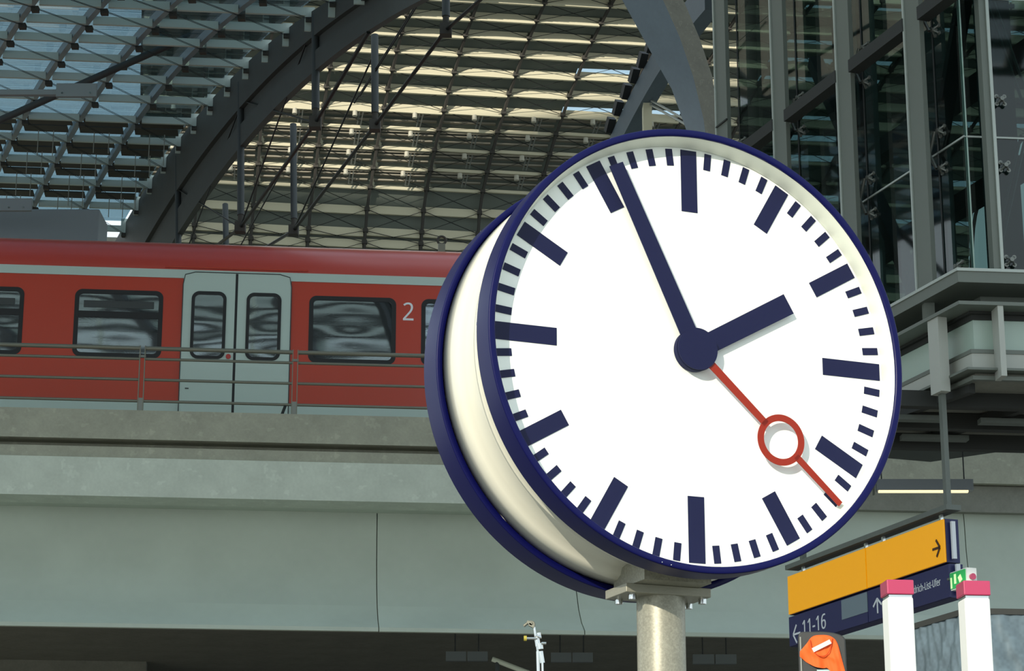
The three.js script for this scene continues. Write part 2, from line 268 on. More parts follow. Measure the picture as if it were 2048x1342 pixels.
// ---------------------------------------------------------------- steel arch between the two roofs, with struts and tie rods
{
  const g = thing('steel_arch', 'huge dark steel arch of two chords with struts and tie rods behind the train', 'arch');
  const P = (a, s, h) => V3(-7.047 + A.x * a - B.x * s, h, -42 + A.z * a - B.z * s);
  const up = (s) => 16.3 - (s - 1) ** 2 / 100, mid = (s) => 15.3 - (s - 4) ** 2 / 100, low = (s) => 14.52 - (s - 6) ** 2 / 90;
  const band = (name, f0, f1, a0, a1, mat) => { const rings = []; for (let s = -7; s <= 20.5; s += 0.5) rings.push([P(a0, s, f0(s)), P(a1, s, f0(s)), P(a1, s, f1(s)), P(a0, s, f1(s))]); return mesh(name, loft(rings), mat, g); };
  band('upper_chord', mid, up, -0.02, 0.2, M.archSteel);
  band('web', (s) => low(s) + 0.3, (s) => mid(s) + 0.1, 0.06, 0.1, M.archSteel);
  band('lower_chord', low, (s) => mid(s) - 0.42 * (mid(s) - low(s)), 0.0, 0.1, M.archSteel);
  for (let j = 0; j < 15; j++) { const s = -1.19 + 1.242 * j; bar('purlin_bracket', P(-0.04, s, up(s) + 0.06), P(-0.04, s, up(s) - 0.3), 0.03, 0.14, M.purlin, g, A); }
  const strut = (a, s, h0, s1, h1) => { const m = rod('strut', P(a, s, h0), P(a, s1, h1), 0.055, M.steelDark, g, 12); rod('strut_foot', P(a, s1, h1 + 0.04), P(a, s1, h1 - 0.2), 0.045, M.ribDark, g); const b = mesh('tie_clamp', new THREE.BoxGeometry(0.16, 0.16, 0.16), M.ribDark, g); b.position.copy(P(a, s1, h1 - 0.2)); return m; };
  for (const [s, h0, s1, h1] of [[12.55, 14.9, 12.68, 13.45], [8.08, 15.6, 8.39, 13.3], [3.39, 16.0, 3.8, 13.9]]) strut(0.02, s, h0, s1, h1);
  for (const [s, h0, s1, h1] of [[13.62, 14.9, 13.63, 14.5], [10.24, 15.6, 10.33, 14.32], [5.49, 15.9, 5.71, 14.15], [0.53, 16.1, 0.8, 14.9]]) strut(1.5, s, h0, s1, h1);
  const tie = (a, pts, r = 0.028) => { for (let i = 0; i + 1 < pts.length; i++) rod('tie_rod', P(a, ...pts[i]), P(a, ...pts[i + 1]), r, M.cable, g, 8); };
  tie(0.02, [[15.2, 13.57], [12.68, 13.25], [8.39, 13.1], [3.8, 13.7]]);
  tie(1.5, [[16.5, 14.0], [13.63, 14.3], [10.33, 14.12], [5.71, 13.95], [0.8, 14.7]]);
  tie(1.5, [[12.9, 15.3], [9.2, 14.9]], 0.012); tie(1.5, [[13.3, 15.3], [9.5, 14.9]], 0.012); tie(1.5, [[10.2, 15.3], [5.71, 13.95]], 0.014); tie(0.02, [[12.6, 14.9], [8.39, 13.1]], 0.012); tie(0.02, [[8.1, 15.2], [3.8, 13.7]], 0.012); tie(1.5, [[5.5, 15.4], [0.8, 14.7]], 0.012); tie(0.02, [[8.1, 15.3], [12.68, 13.25]], 0.012); tie(0.02, [[3.4, 15.4], [8.39, 13.1]], 0.012);
  const g2 = thing('steel_arch', 'grey steel arch rib with a cream post where the far vault ends', 'arch');
  const Q = (a, s, h) => V3(2.605 + A.x * a - B.x * s, h, -58 + A.z * a - B.z * s);
  const rings = []; for (let s = -2.5; s <= 6; s += 0.5) { const t = 23.72 + 0.53 * s - 0.035 * s * s, b = t - 0.72 - 0.02 * s; rings.push([Q(0, s, b), Q(0.4, s, b), Q(0.4, s, t), Q(0, s, t)]); }
  mesh('rib', loft(rings), M.steelBlue, g2);
  for (let k = 0; k < 6; k++) { const s = 0.1 + k * 0.55, t = 23.72 + 0.53 * s - 0.035 * s * s; bar('edge_bracket', Q(-0.05, s - 0.15, t + 0.05), Q(-0.05, s + 0.1, t + 0.35), 0.2, 0.2, M.rubber, g2); }
  bar('post', Q(0.2, 1.9, 23.9), Q(0.2, 1.9, 21), 0.22, 0.22, M.purlinCream, g2, A);
  rod('tie_rod', Q(0.25, 1.75, 24.0), Q(0.25, 4.5, 22.3), 0.03, M.cableLight, g2); rod('tie_rod', Q(0.25, 1.95, 24.0), Q(0.25, 4.7, 22.3), 0.03, M.cableLight, g2);
  const g3 = thing('box_arch', 'broad box-section arch with a bluish face and a stained brown face', 'arch');
  const L = [[1.5, 20.6], [1.95, 19.81], [2.09, 19.51], [2.53, 18.62], [2.93, 17.83], [3.19, 17.0], [3.35, 16.18], [3.42, 15.2]], C = [[2.1, 20.6], [2.55, 19.81], [2.69, 19.51], [3.05, 18.6], [3.28, 17.83], [3.45, 17.0], [3.53, 16.18], [3.58, 15.2]], Rr = [[2.55, 20.6], [2.97, 19.81], [3.1, 19.51], [3.42, 18.66], [3.64, 17.9], [3.73, 17.0], [3.76, 16.18], [3.78, 15.2]];
  const back = L.map((p, i) => V3((p[0] + Rr[i][0]) / 2, (p[1] + Rr[i][1]) / 2, -41)), at3 = (P, z) => P.map(([x, y]) => V3(x, y, z)), l3 = at3(L, -40.2), c3 = at3(C, -39.6), r3 = at3(Rr, -39.75);
  mesh('soffit_plate', toCreasedNormals(loft(L.map((_, i) => [l3[i], c3[i], back[i]])), rad(35)), M.steelBlue, g3); mesh('side_plate', toCreasedNormals(loft(L.map((_, i) => [c3[i], r3[i], back[i]])), rad(35)), M.brownSteel, g3);
}

// ---------------------------------------------------------------- railway bridge (group axes: x along the tracks, z towards the viewer; origin on the train's side)
const TR = [-3.866, 0, -31.547];
{
  const g = thing('railway_bridge', 'long concrete railway bridge carrying the red train', 'bridge', TR, TA);
  const x0 = -14, x1 = 5.2, L = x1 - x0, cx = (x0 + x1) / 2;
  box('parapet', [cx, 8.905, 1.6], [L, 0.39, 0.3], M.concrete, g);
  box('shadow_groove', [cx, 8.66, 1.3], [L, 0.1, 0.3], M.concrete, g);
  box('coping', [cx, 8.535, 1.5], [L, 0.15, 0.46], M.concrete, g);
  box('slab_edge', [cx, 8.205, 1.5], [L, 0.51, 0.52], M.paleConcrete, g);
  box('deck', [2, 8.75, -12.6], [32, 0.5, 27.6], M.concrete, g);
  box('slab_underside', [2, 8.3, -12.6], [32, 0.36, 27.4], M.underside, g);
  box('drip_edge', [cx, 7.99, 1.3], [L, 0.06, 0.7], M.girder, g);
  // girder plates, their face leaning back a little towards the top
  const joints = [-14, 1.98, 4.62, 10, 18];
  for (let i = 0; i + 1 < joints.length; i++) {
    const a = joints[i] + 0.006, b = joints[i + 1] - 0.006, top = 8.5, prof = [[0.9, top], [0.98, 8.0], [1.0, 7.6], [1.06, 7.25], [1.2, 6.92], [1.42, 6.64], [1.7, 6.42], [2.0, 6.27], [2.0, 6.22], [1.92, 6.22], [1.0, 6.9], [0.5, top]];
    const gg = new THREE.ExtrudeGeometry(new THREE.Shape(prof.map(([z, y]) => new THREE.Vector2(-z, y))), { depth: b - a, bevelEnabled: false }); gg.rotateY(Math.PI / 2); gg.translate(a, 0, 0);
    mesh('girder_plate', toCreasedNormals(gg, rad(30)), M.girder, g);
  }
  box('slab_edge', [12, 8.66, 0.8], [13, 0.5, 0.5], M.concrete, g);
  box('track_bed', [-4, 9.1, -1.4], [20, 0.3, 2.6], M.underside, g);
}
{
  const g = thing('bridge_railing', 'grey metal railing with four rails along the bridge edge', 'railing', TR, TA);
  const posts = []; for (let x = -1.17 - 2.006 * 6; x < 5.2; x += 2.006) posts.push(x);
  for (const x of posts) {
    for (const o of [-0.033, 0.033]) box('post', [x + o, 9.56, 1.6], [0.012, 0.9, 0.06], M.rail, g);
    box('post_foot', [x, 9.2, 1.6], [0.08, 0.2, 0.05], M.bracket, g);
    box('post_bolt', [x, 9.87, 1.6], [0.09, 0.03, 0.03], M.bracket, g);
  }
  for (let i = 0; i + 1 < posts.length; i++) for (const [y, r] of [[9.98, 0.028], [9.835, 0.019], [9.553, 0.019], [9.262, 0.019]]) rod('rail', V3(posts[i] + 0.04, y, 1.6), V3(posts[i + 1] - 0.04, y, 1.6), r, M.rail, g);
  rod('cable_end', V3(0.72, 9.24, 1.62), V3(0.68, 9.12, 1.63), 0.02, M.cable, g);
}
// ---------------------------------------------------------------- train
{
  const g = thing('train_car', 'red commuter train carriage with white double doors and white stripe', 'train', TR, TA);
  const x0 = -13, x1 = 5, holes = [];
  const wins = [[-4.14, -2.933], [-6.1, -4.85], [-2.228, -1.019], [1.025, 2.238], [2.604, 3.8]];
  const shape = new THREE.Shape([[x0, 9.66], [-0.745, 9.66], [-0.745, 11.46], [x0, 11.46]].map(([x, y]) => new THREE.Vector2(x, y)));
  const shape2 = new THREE.Shape([[0.765, 9.66], [x1, 9.66], [x1, 11.46], [0.765, 11.46]].map(([x, y]) => new THREE.Vector2(x, y)));
  for (const [a, b] of wins) (b < 0 ? shape : shape2).holes.push(roundRect(a, 10.29, b, 11.255, 0.1));
  for (const s of [shape, shape2]) { const m = mesh('side_wall', plate(s, 0.06), M.red, g); m.position.z = -0.06; }
  box('inner_body', [(x0 + x1) / 2, 10.4, -1.45], [x1 - x0 - 0.1, 2.2, 2.6], M.trainDark, g);
  box('stripe', [(x0 + x1) / 2, 11.522, -0.04], [x1 - x0, 0.124, 0.1], M.stripe, g);
  box('skirt', [(x0 - 0.745) / 2, 9.46, -0.03], [-0.745 - x0 - 0.01, 0.4, 0.06], M.stripe, g);
  box('skirt', [(x1 + 0.765) / 2, 9.46, -0.03], [x1 - 0.775, 0.4, 0.06], M.stripe, g);
  // roof: curved shell
  const prof = []; for (let i = 0; i <= 14; i++) { const t = (i / 14) * Math.PI * 0.5; prof.push([-0.45 * (1 - Math.cos(t)), 11.58 + 0.52 * Math.sin(t)]); }
  prof.push([-1.45, 12.2], [-2.3, 12.05], [-2.8, 11.6], [-2.8, 11.5], [0, 11.5]);
  const rg = loft([prof.map(([z, y]) => V3(x0, y, z)), prof.map(([z, y]) => V3(x1, y, z))]);
  mesh('roof', toCreasedNormals(rg, rad(35)), M.redRoof, g);
  box('door_drain', [-0.006, 11.62, -0.005], [2.0, 0.02, 0.05], M.red, g);
  for (const [a, b] of wins) {
    const f = roundRect(a - 0.005, 10.285, b + 0.005, 11.26, 0.105); f.holes.push(roundRect(a + 0.055, 10.345, b - 0.055, 11.2, 0.06));
    const w = mesh('window', plate(f, 0.03), M.rubber, g); w.position.z = -0.025;
    const p = mesh('pane', plate(roundRect(a + 0.04, 10.33, b - 0.04, 11.215, 0.06), 0.01), M.trainGlass, w); p.position.z = 0.004;
    if (b < 0) { const t = box('transom', [(a + b) / 2, 10.9, 0.02], [b - a - 0.1, 0.09, 0.02], M.rubber, w); box('vent_sash', [(a + b) / 2, 11.05, 0.017], [b - a - 0.24, 0.1, 0.01], M.seam, w); }
  }
  for (const [a, b, wl, wr] of [[-0.74, -0.018, -0.61, -0.146], [0.018, 0.76, 0.154, 0.62]]) {
    const s = roundRect(a, 9.28, b, 11.545, 0.02); if (a < 0) { /* outer top corner rounded */ }
    const sh = new THREE.Shape(); const r = 0.11;
    if (a < 0) { sh.moveTo(a, 9.28); sh.lineTo(b, 9.28); sh.lineTo(b, 11.545); sh.lineTo(a + r, 11.545); sh.absarc(a + r, 11.545 - r, r, Math.PI / 2, Math.PI); } else { sh.moveTo(a, 9.28); sh.lineTo(b, 9.28); sh.lineTo(b, 11.545 - r); sh.absarc(b - r, 11.545 - r, r, 0, Math.PI / 2); sh.lineTo(a, 11.545); }
    sh.holes.push(roundRect(wl, 10.3, wr, 11.26, 0.1));
    const d = mesh('door', plate(sh, 0.05), M.stripe, g); d.position.z = -0.028;
    const f = roundRect(wl - 0.01, 10.29, wr + 0.01, 11.27, 0.11); f.holes.push(roundRect(wl + 0.035, 10.335, wr - 0.035, 11.225, 0.07));
    const fr = mesh('window_seal', plate(f, 0.03), M.rubber, d); fr.position.z = 0.03;
    const p = mesh('pane', plate(roundRect(wl + 0.02, 10.32, wr - 0.02, 11.24, 0.07), 0.01), M.trainGlass, d); p.position.z = 0.035;
    box('door_handle', [a < 0 ? -0.1 : 0.08, 10.42, 0.055], [0.07, 0.03, 0.02], M.rubber, d);
  }
  box('door_seal', [0, 10.41, -0.01], [0.04, 2.26, 0.05], M.rubber, g);
  const edge = (pts) => { const c = new THREE.CatmullRomCurve3(pts.map(([x, y]) => V3(x, y, 0.022)), false, 'catmullrom', 0.05); mesh('door_gap', new THREE.TubeGeometry(c, 40, 0.007, 5), M.seam, g); };
  edge([[-0.745, 9.3], [-0.745, 11.43], [-0.72, 11.51], [-0.63, 11.55], [0, 11.55], [0.65, 11.55], [0.74, 11.51], [0.765, 11.43], [0.765, 9.3]]);
  const btn = mesh('door_button', new THREE.CylinderGeometry(0.035, 0.035, 0.03, 16), std('#b23a34', 0.5), g); btn.rotation.x = Math.PI / 2; btn.position.set(-0.085, 10.33, 0.03);
  box('door_step_mark', [-0.64, 9.86, 0.025], [0.05, 0.015, 0.01], M.seam, g);
  const two = text('class_number', '2', 0.262, M.whiteText, g); two.position.set(2.325, 10.937, 0.0); two.scale.x = 0.92;
  const ring = mesh('roof_lamp_ring', new THREE.TorusGeometry(0.06, 0.018, 8, 20), M.ribDark, g); ring.position.set(2.92, 12.34, -0.6);
  box('roof_lamp_foot', [2.92, 12.2, -0.6], [0.1, 0.16, 0.08], M.rail, g);
  const dm = mesh('roof_vent', new THREE.SphereGeometry(0.12, 16, 8, 0, Math.PI * 2, 0, Math.PI / 2), M.signGrey, g); dm.scale.y = 0.5; dm.position.set(2.44, 12.1, -0.6);
}
// ---------------------------------------------------------------- things above and behind the train
{
  const b = thing('catenary_bracket', 'grey beam ending in a bolted plate, hanging in front of the glass roof', 'bracket');
  box('arm', [-9.2, 13.655, -30], [6, 0.075, 0.08], M.boxGrey, b); const p = box('plate', [-5.95, 13.67, -29.95], [0.55, 0.19, 0.06], M.boxGrey, b);
  for (const x of [-0.19, 0.19]) { const s = mesh('bolt', new THREE.CylinderGeometry(0.014, 0.014, 0.02, 8), M.chrome, p); s.rotation.x = Math.PI / 2; s.position.set(x, -0.05, 0.035); }
  const b2 = thing('catenary_bracket', 'grey bolted plate low over the train roof above the blue-grey cabinet', 'bracket');
  const p2 = box('plate', [-8.2, 13.6, -34.5], [1.5, 0.2, 0.06], M.boxGrey, b2); for (const x of [0.4, 0.62]) { const s = mesh('bolt', new THREE.CylinderGeometry(0.014, 0.014, 0.02, 8), M.chrome, p2); s.rotation.x = Math.PI / 2; s.position.set(x, -0.05, 0.035); }
  box('arm', [-9.6, 13.5, -34.55], [2.2, 0.1, 0.08], M.steelDark, b2);
  const c = thing('equipment_cabinet', 'smooth blue-grey cabinet on a frame behind the train roof', 'cabinet');
  box('body', [-9.3, 13.62, -36], [5.4, 0.6, 0.8], M.boxGrey, c, 0, 0.03); for (const x of [-11.5, -7.5]) box('leg', [x, 11.3, -36.1], [0.2, 4.2, 0.2], M.steelDark, c);
  const t = thing('steel_tube', 'long slanting dark steel tube crossing under the glass roof', 'tube');
  rod('pipe', V3(-2.3, 17.05, -33), V3(-9, 13.78, -33), 0.055, M.steelDark, t, 14);
  const sleeve = rod('sleeve', V3(-4.05, 16.2, -33), V3(-3.75, 16.35, -33), 0.075, M.steel, t, 14);
}

// ---------------------------------------------------------------- glass lift tower, right (K: corner of its gutter in plan)
{
  const g = thing('glass_tower', 'steel and glass lift tower hung with point fittings', 'tower');
  const K = V3(4.275, 0, -21.5), PB = (b, h, off = 0) => V3(K.x + B.x * b + NB.x * off, h, K.z + B.z * b + NB.z * off), PA = (a, h, off = 0) => V3(K.x + A.x * a + NA.x * off, h, K.z + A.z * a + NA.z * off);
  const corner = (off) => V3(K.x - 1.031 * off * (A.x + B.x), 0, K.z - 1.031 * off * (A.z + B.z));
  const ledge = (name, off, dep, h0, h1, mat, lb = 3.2, la = 5) => { const o = corner(off), i = corner(off - dep), p = PB(lb, 0, off), q = PB(lb, 0, off - dep), r = PA(la, 0, off), s = PA(la, 0, off - dep); return planSlab(name, [p, o, r, s, i, q].map((v) => [v.x, v.z]), h0, h1, mat, g); };
  // posts on the side face and on the front
  for (const b of [5.31, 3.78, 2.23, 0.75]) { box('post', PB(b, 11.4, -0.1), [0.3, 6, 0.05], M.towerSteel, g, TB); box('post_edge', PB(b + 0.15, 11.4, -0.07), [0.03, 6, 0.02], M.seamLight, g, TB); }
  box('post_joint', PB(5.31, 11.86, -0.07), [0.31, 0.02, 0.02], M.towerDark, g, TB);
  for (const a of [0.42, 2.2]) { box('post', PA(a, 11.4, -0.1), [0.1, 6, 0.14], M.towerSteel, g, TA); box('post_edge', PA(a + 0.03, 11.4, -0.02), [0.03, 6, 0.03], M.seamLight, g, TA); }
  const bs = [5.31, 3.78, 2.23, 0.75]; for (let i = 0; i + 1 < bs.length; i++) bar('cross_beam', PB(bs[i] - 0.15, 11.34, -0.12), PB(bs[i + 1] + 0.15, 11.34, -0.12), 0.14, 0.14, M.towerDark, g);
  bar('cross_beam', PB(0.6, 11.34, -0.12), PB(-0.4, 11.34, -0.12), 0.14, 0.14, M.towerDark, g);
  // panes
  const gb = [5.31, 3.78, 2.23, 0.75, 0.24], hs = [8.43, 9.915, 11.41, 12.95, 14.4];
  for (let i = 0; i + 1 < gb.length; i++) for (let j = 0; j + 1 < hs.length; j++) mesh('glass_pane', paneGeo(PB(gb[i], hs[j], -0.32), PB(gb[i + 1], hs[j], -0.32), PB(gb[i + 1], hs[j + 1], -0.32), PB(gb[i], hs[j + 1], -0.32), 0.006, 0.016), M.towerGlass, g);
  const c0 = corner(-0.33), ga = [0, 2.2, 4.4];
  for (let i = 0; i + 1 < ga.length; i++) for (let j = 0; j + 1 < hs.length; j++) { const q = (a, h) => V3(c0.x + A.x * a, h, c0.z + A.z * a); mesh('glass_pane', paneGeo(q(ga[i], hs[j]), q(ga[i + 1], hs[j]), q(ga[i + 1], hs[j + 1]), q(ga[i], hs[j + 1]), 0.006, 0.016), M.towerGlass, g); }
  bar('glass_corner_joint', V3(c0.x, 8.43, c0.z), V3(c0.x, 14.4, c0.z), 0.03, 0.03, M.glassEdge, g, A);
  for (const h of [9.915, 11.41]) { bar('pane_joint', PB(5.31, h, -0.305), PB(0.24, h, -0.305), 0.012, 0.018, M.seamLight, g); bar('pane_joint', V3(c0.x, h, c0.z).addScaledVector(NA, 0.012), V3(c0.x + A.x * 4, h, c0.z + A.z * 4).addScaledVector(NA, 0.012), 0.012, 0.018, M.seamLight, g); }
  for (const b of gb.slice(0, 4)) bar('pane_joint', PB(b, 8.45, -0.305), PB(b, 14.3, -0.305), 0.014, 0.012, M.seam, g, A);
  // point fittings: four-armed spiders on curved brackets
  const spider = (p, turn) => {
    const s = new THREE.Group(); s.name = 'point_fitting'; s.position.copy(p); s.rotation.y = turn; g.add(s);
    const hub = mesh('hub', new THREE.CylinderGeometry(0.022, 0.022, 0.06, 10), M.bracket, s); hub.rotation.x = Math.PI / 2;
    for (const [x, y] of [[1, 1], [-1, 1], [1, -1], [-1, -1]]) { mesh('arm', rodGeo(V3(0, 0, 0.02), V3(x * 0.04, y * 0.04, -0.03), 0.011, 6), M.bracket, s); const d = mesh('disc', new THREE.CylinderGeometry(0.022, 0.022, 0.015, 10), M.bracket, s); d.rotation.x = Math.PI / 2; d.position.set(x * 0.04, y * 0.04, -0.035); }
  };
  const handle = (p, q, out) => { const m = p.clone().add(q).multiplyScalar(0.5).add(out), c = new THREE.CatmullRomCurve3([p, p.clone().lerp(m, 0.7), m, q.clone().lerp(m, 0.7), q]); mesh('curved_bracket', new THREE.TubeGeometry(c, 20, 0.018, 6), M.bracket, g); };
  for (const b of gb.slice(0, 4)) for (const h of [9.915, 11.41]) {
    for (const o of [-0.2, 0.2]) spider(PB(b - 0.1, h + o, -0.27), TB);
    handle(PB(b - 0.06, h + 0.2, -0.24), PB(b - 0.06, h - 0.2, -0.24), B.clone().multiplyScalar(0.12));
  }
  for (const h of [8.62, 10.3, 9.6, 11.9]) { spider(PA(0.62, h, -0.25), TA); }
  spider(PB(0.45, 8.62, -0.27), TB);
  // tie rods and steelwork inside
  rod('tie_rod', PA(0.45, 12.2, -0.6), PA(1.1, 9.9, -0.6), 0.016, M.seamLight, g); rod('tie_rod', PA(0.52, 12.2, -0.6), PA(1.18, 9.9, -0.6), 0.016, M.seamLight, g);
  rod('tie_rod', PA(0.5, 8.5, -0.7), PA(0.95, 10.1, -0.7), 0.016, M.seamLight, g); rod('tie_rod', PA(0.56, 8.5, -0.7), PA(1.0, 10.1, -0.7), 0.016, M.seamLight, g);
  for (const [b, o] of [[4.6, -1.6], [3.0, -1.6], [1.5, -1.5]]) box('inner_column', PB(b, 11.4, o), [0.28, 6, 0.28], M.towerSteel, g, TB);
  for (const h of [8.9, 9.6, 10.3, 11.0, 11.7, 12.4]) bar('ladder_rung', PB(4.5, h, -1.2), PB(3.9, h, -1.2), 0.03, 0.03, M.seamLight, g);
  for (const o of [-0.02, 0.02]) bar('ladder_rail', PB(4.2 + o * 15, 8.5, -1.2), PB(4.2 + o * 15, 13.2, -1.2), 0.04, 0.04, M.steelDark, g, A);
  bar('inner_brace', PB(3.4, 8.5, -1.3), PB(1.9, 12.6, -1.5), 0.16, 0.16, M.steelDark, g, A); bar('inner_brace', PB(5.2, 12.8, -1.3), PB(3.4, 9.4, -1.5), 0.16, 0.16, M.steelDark, g, A);
  for (const h of [9.3, 10.6, 11.9]) { bar('inner_floor_edge', PB(6, h, -2.4), PB(-1.5, h, -2.4), 0.2, 0.22, M.towerDark, g); }
  planSlab('inner_floor', [PB(6.5, 0, -0.6), corner(-0.7), PA(4.5, 0, -0.7), PA(4.5, 0, -4.6), PB(6.5, 0, -3.4)].map((v) => [v.x, v.z]), 8.2, 8.4, M.towerDark, g);
  // gutter and gallery below
  ledge('gutter', 0, 0.5, 8.3, 8.434, M.towerSteel); ledge('gutter_lip', 0.015, 0.03, 8.41, 8.44, M.seamLight);
  ledge('soffit_recess', -0.45, 1.0, 8.1, 8.32, M.towerSteel);
  ledge('gallery_flange', 0.01, 0.5, 8.075, 8.11, M.towerSteel);
  ledge('gallery_roof', -0.2, 0.6, 8.05, 8.075, M.towerDark);
  ledge('gallery_head', -0.24, 0.04, 8.0, 8.06, M.towerDark);
  ledge('gallery_glass', -0.26, 0.015, 7.68, 8.02, M.frosted);
  ledge('gallery_lining', -0.75, 0.05, 7.5, 8.05, M.curtain);
  ledge('gallery_panel', -0.2, 0.06, 7.49, 7.655, M.towerPanel); ledge('gallery_sill', -0.19, 0.1, 7.65, 7.69, M.towerSteel);
  ledge('gallery_toe', -0.1, 0.3, 7.462, 7.485, M.towerSteel); ledge('gallery_beam', -0.2, 0.06, 7.39, 7.43, M.towerSteel);
  planSlab('gallery_floor', [PB(3.1, 0, -0.25), corner(-0.25), PA(4.5, 0, -0.25), PA(4.5, 0, -3.0)].map((v) => [v.x, v.z]), 7.43, 7.47, M.underside, g);
  for (const [b, w] of [[0.53, 0.24], [2.1, 0.24], [3.7, 0.24]]) { bar('fin', PB(b, 7.33, -0.06), PB(b, 8.08, -0.06), 0.2, 0.1, M.towerPanel, g, NB); }
  for (const a of [0.4, 1.6]) bar('fin', PA(a, 7.38, -0.1), PA(a, 8.08, -0.1), 0.055, 0.2, M.towerPanel, g, NA);
  bar('hanger_bracket', PB(0.75, 8.12, -0.1), PB(0.75, 8.3, -0.1), 0.1, 0.1, M.towerSteel, g, A);
  for (const [z, h] of [[-0.9, 7.36], [-1.7, 7.34], [-2.4, 7.3]]) bar('underside_beam', PA(-1.5, h, z), PA(4, h, z), 0.12, 0.16, M.towerDark, g);
  for (const a of [0.2, 1.2]) bar('underside_beam', PA(a, 7.36, -0.4), PA(a - 0.9, 7.36, -2.6), 0.08, 0.1, M.towerDark, g);
  for (const [a, z] of [[-0.2, -1.3], [0.9, -1.35], [0.3, -2.1]]) box('cable_tray', PA(a, 7.27, z), [0.7, 0.05, 0.12], M.steel, g, TA);
}

// ---------------------------------------------------------------- hanging sign
const S0 = V3(4.116, 0, -22.0);
{
  const SF = 1.038, H = (h) => 1.6 + (h - 1.6) * SF, X = (b) => -b * SF;
  const g = thing('direction_sign', 'long yellow and navy direction sign hanging from a grey bar', 'sign', [S0.x, 0, S0.z], TB); // x: towards the viewer, z: out of the face
  const yT = H(5.93), yB = H(5.525), bB = H(5.195), T = 0.14;
  box('case', [X(1.6), (yT + yB) / 2, -T / 2 - 0.01], [3.2 * SF, yT - yB, T], M.signNavy, g);
  box('case', [X(1.58), (yB + bB) / 2 - 0.01, -T / 2 - 0.01], [3.24 * SF, yB - bB - 0.02, T], M.signNavy, g);
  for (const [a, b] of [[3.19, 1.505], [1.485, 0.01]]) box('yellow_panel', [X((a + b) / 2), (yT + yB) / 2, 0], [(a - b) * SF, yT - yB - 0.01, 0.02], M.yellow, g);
  for (const [a, b] of [[3.19, 1.5], [1.49, -0.05]]) box('navy_panel', [X((a + b) / 2), (yB + bB) / 2 - 0.012, 0], [(a - b) * SF, yB - bB - 0.03, 0.02], M.signNavy, g);
  box('grey_sticker', [X(1.76), H(5.395), 0.012], [0.53 * SF, 0.2, 0.006], M.signGrey, g);
  box('end_strip', [0.035, (yT + yB) / 2, -0.07], [0.03, yT - yB - 0.06, 0.04], M.whiteText, g); box('end_strip', [0.085, (yB + bB) / 2, -0.07], [0.03, yB - bB - 0.06, 0.04], M.whiteText, g);
  const t1 = text('platform_numbers', '11-16', 0.155, M.whiteText, g); t1.position.set(X(2.9), H(5.27), 0.011); t1.scale.x = 1.03;
  const t2 = text('street_name', 'Friedrich-List-Ufer', 0.07, M.whiteText, g); t2.geometry.computeBoundingBox(); t2.scale.x = 0.82; t2.position.set(X(0.1) - t2.geometry.boundingBox.max.x * 0.82, H(5.33), 0.011);
  const arrow = (cx, cy, dir, size, mat, w) => { // three strokes
    const a = new THREE.Group(); a.name = 'arrow'; a.position.set(cx, cy, 0.014); a.rotation.z = dir; g.add(a);
    box('stroke', [-size * 0.1, 0, 0], [size * 0.8, w, 0.006], mat, a);
    for (const s of [-1, 1]) { const m = box('stroke', [size * 0.12, s * size * 0.24, 0], [size * 0.62, w, 0.006], mat, a); m.rotation.z = -s * rad(50); }
  };
  arrow(X(3.03), H(5.305), Math.PI, 0.2, M.whiteText, 0.02); arrow(X(1.295), H(5.34), Math.PI / 2, 0.18, M.whiteText, 0.02); arrow(X(0.13), H(5.676), 0, 0.17, M.arrowDark, 0.024);
  box('hanging_bar', [X(1.55), H(6.02), -0.05], [3.3 * SF, 0.05, 0.16], M.steel, g);
  for (const b of [2.9, 1.55, 1.2, 0.1]) box('clip', [X(b), H(5.96), -0.03], [0.03, 0.06, 0.03], M.chrome, g);
  for (const b of [0.02, 2.95]) { const p = box('hanger', [X(b), (H(6.05) + 7.35) / 2, -0.06], [0.06, 7.35 - H(6.05), 0.05], M.steel, g); }
}
{ // green escape sign
  const g = thing('exit_sign', 'small green lit escape-route sign at the end of the direction sign', 'sign', [4.15, 5.44, -21.6], TB);
  box('case', [0.0, 0, -0.05], [0.3, 0.17, 0.1], M.white, g); box('green_face', [-0.01, 0, 0.004], [0.27, 0.15, 0.01], M.green, g);
  box('figure', [-0.05, 0.01, 0.011], [0.03, 0.09, 0.006], M.greenGlow, g); const fl = box('figure', [0.04, 0, 0.011], [0.05, 0.06, 0.006], M.greenGlow, g); fl.rotation.z = 0.5; box('figure', [-0.12, -0.02, 0.011], [0.02, 0.1, 0.006], M.greenGlow, g);
  const c = mesh('lamp_cap', new THREE.CylinderGeometry(0.03, 0.03, 0.03, 14), M.pink, g); c.rotation.z = Math.PI / 2; c.position.set(0.16, 0, -0.05);
  box('bracket', [-0.2, 0.06, -0.09], [0.3, 0.02, 0.02], M.steel, g);
}
{ // linear lamp
  const g = thing('strip_lamp', 'grey linear lamp with a glowing underside in front of the bridge', 'lamp', [4.84, 7.49, -27], 0);
  box('housing', [0, 0.02, 0], [1.13, 0.13, 0.12], M.lampGrey, g); box('tube', [-0.02, -0.055, 0.02], [1.05, 0.025, 0.06], M.lampGlow, g);
  for (const x of [-0.5, 0.47]) rod('hanger', V3(x, 0.08, 0), V3(x, 1.1, 0), 0.008, M.steelDark, g); box('end_cap', [-0.6, -0.02, 0], [0.02, 0.14, 0.06], M.steel, g);
  const l = new THREE.RectAreaLight(new THREE.Color('#ffe9b8'), 2, 1.05, 0.06); l.position.set(-0.02, -0.075, 0.02); l.rotation.x = -Math.PI / 2; g.add(l);
}
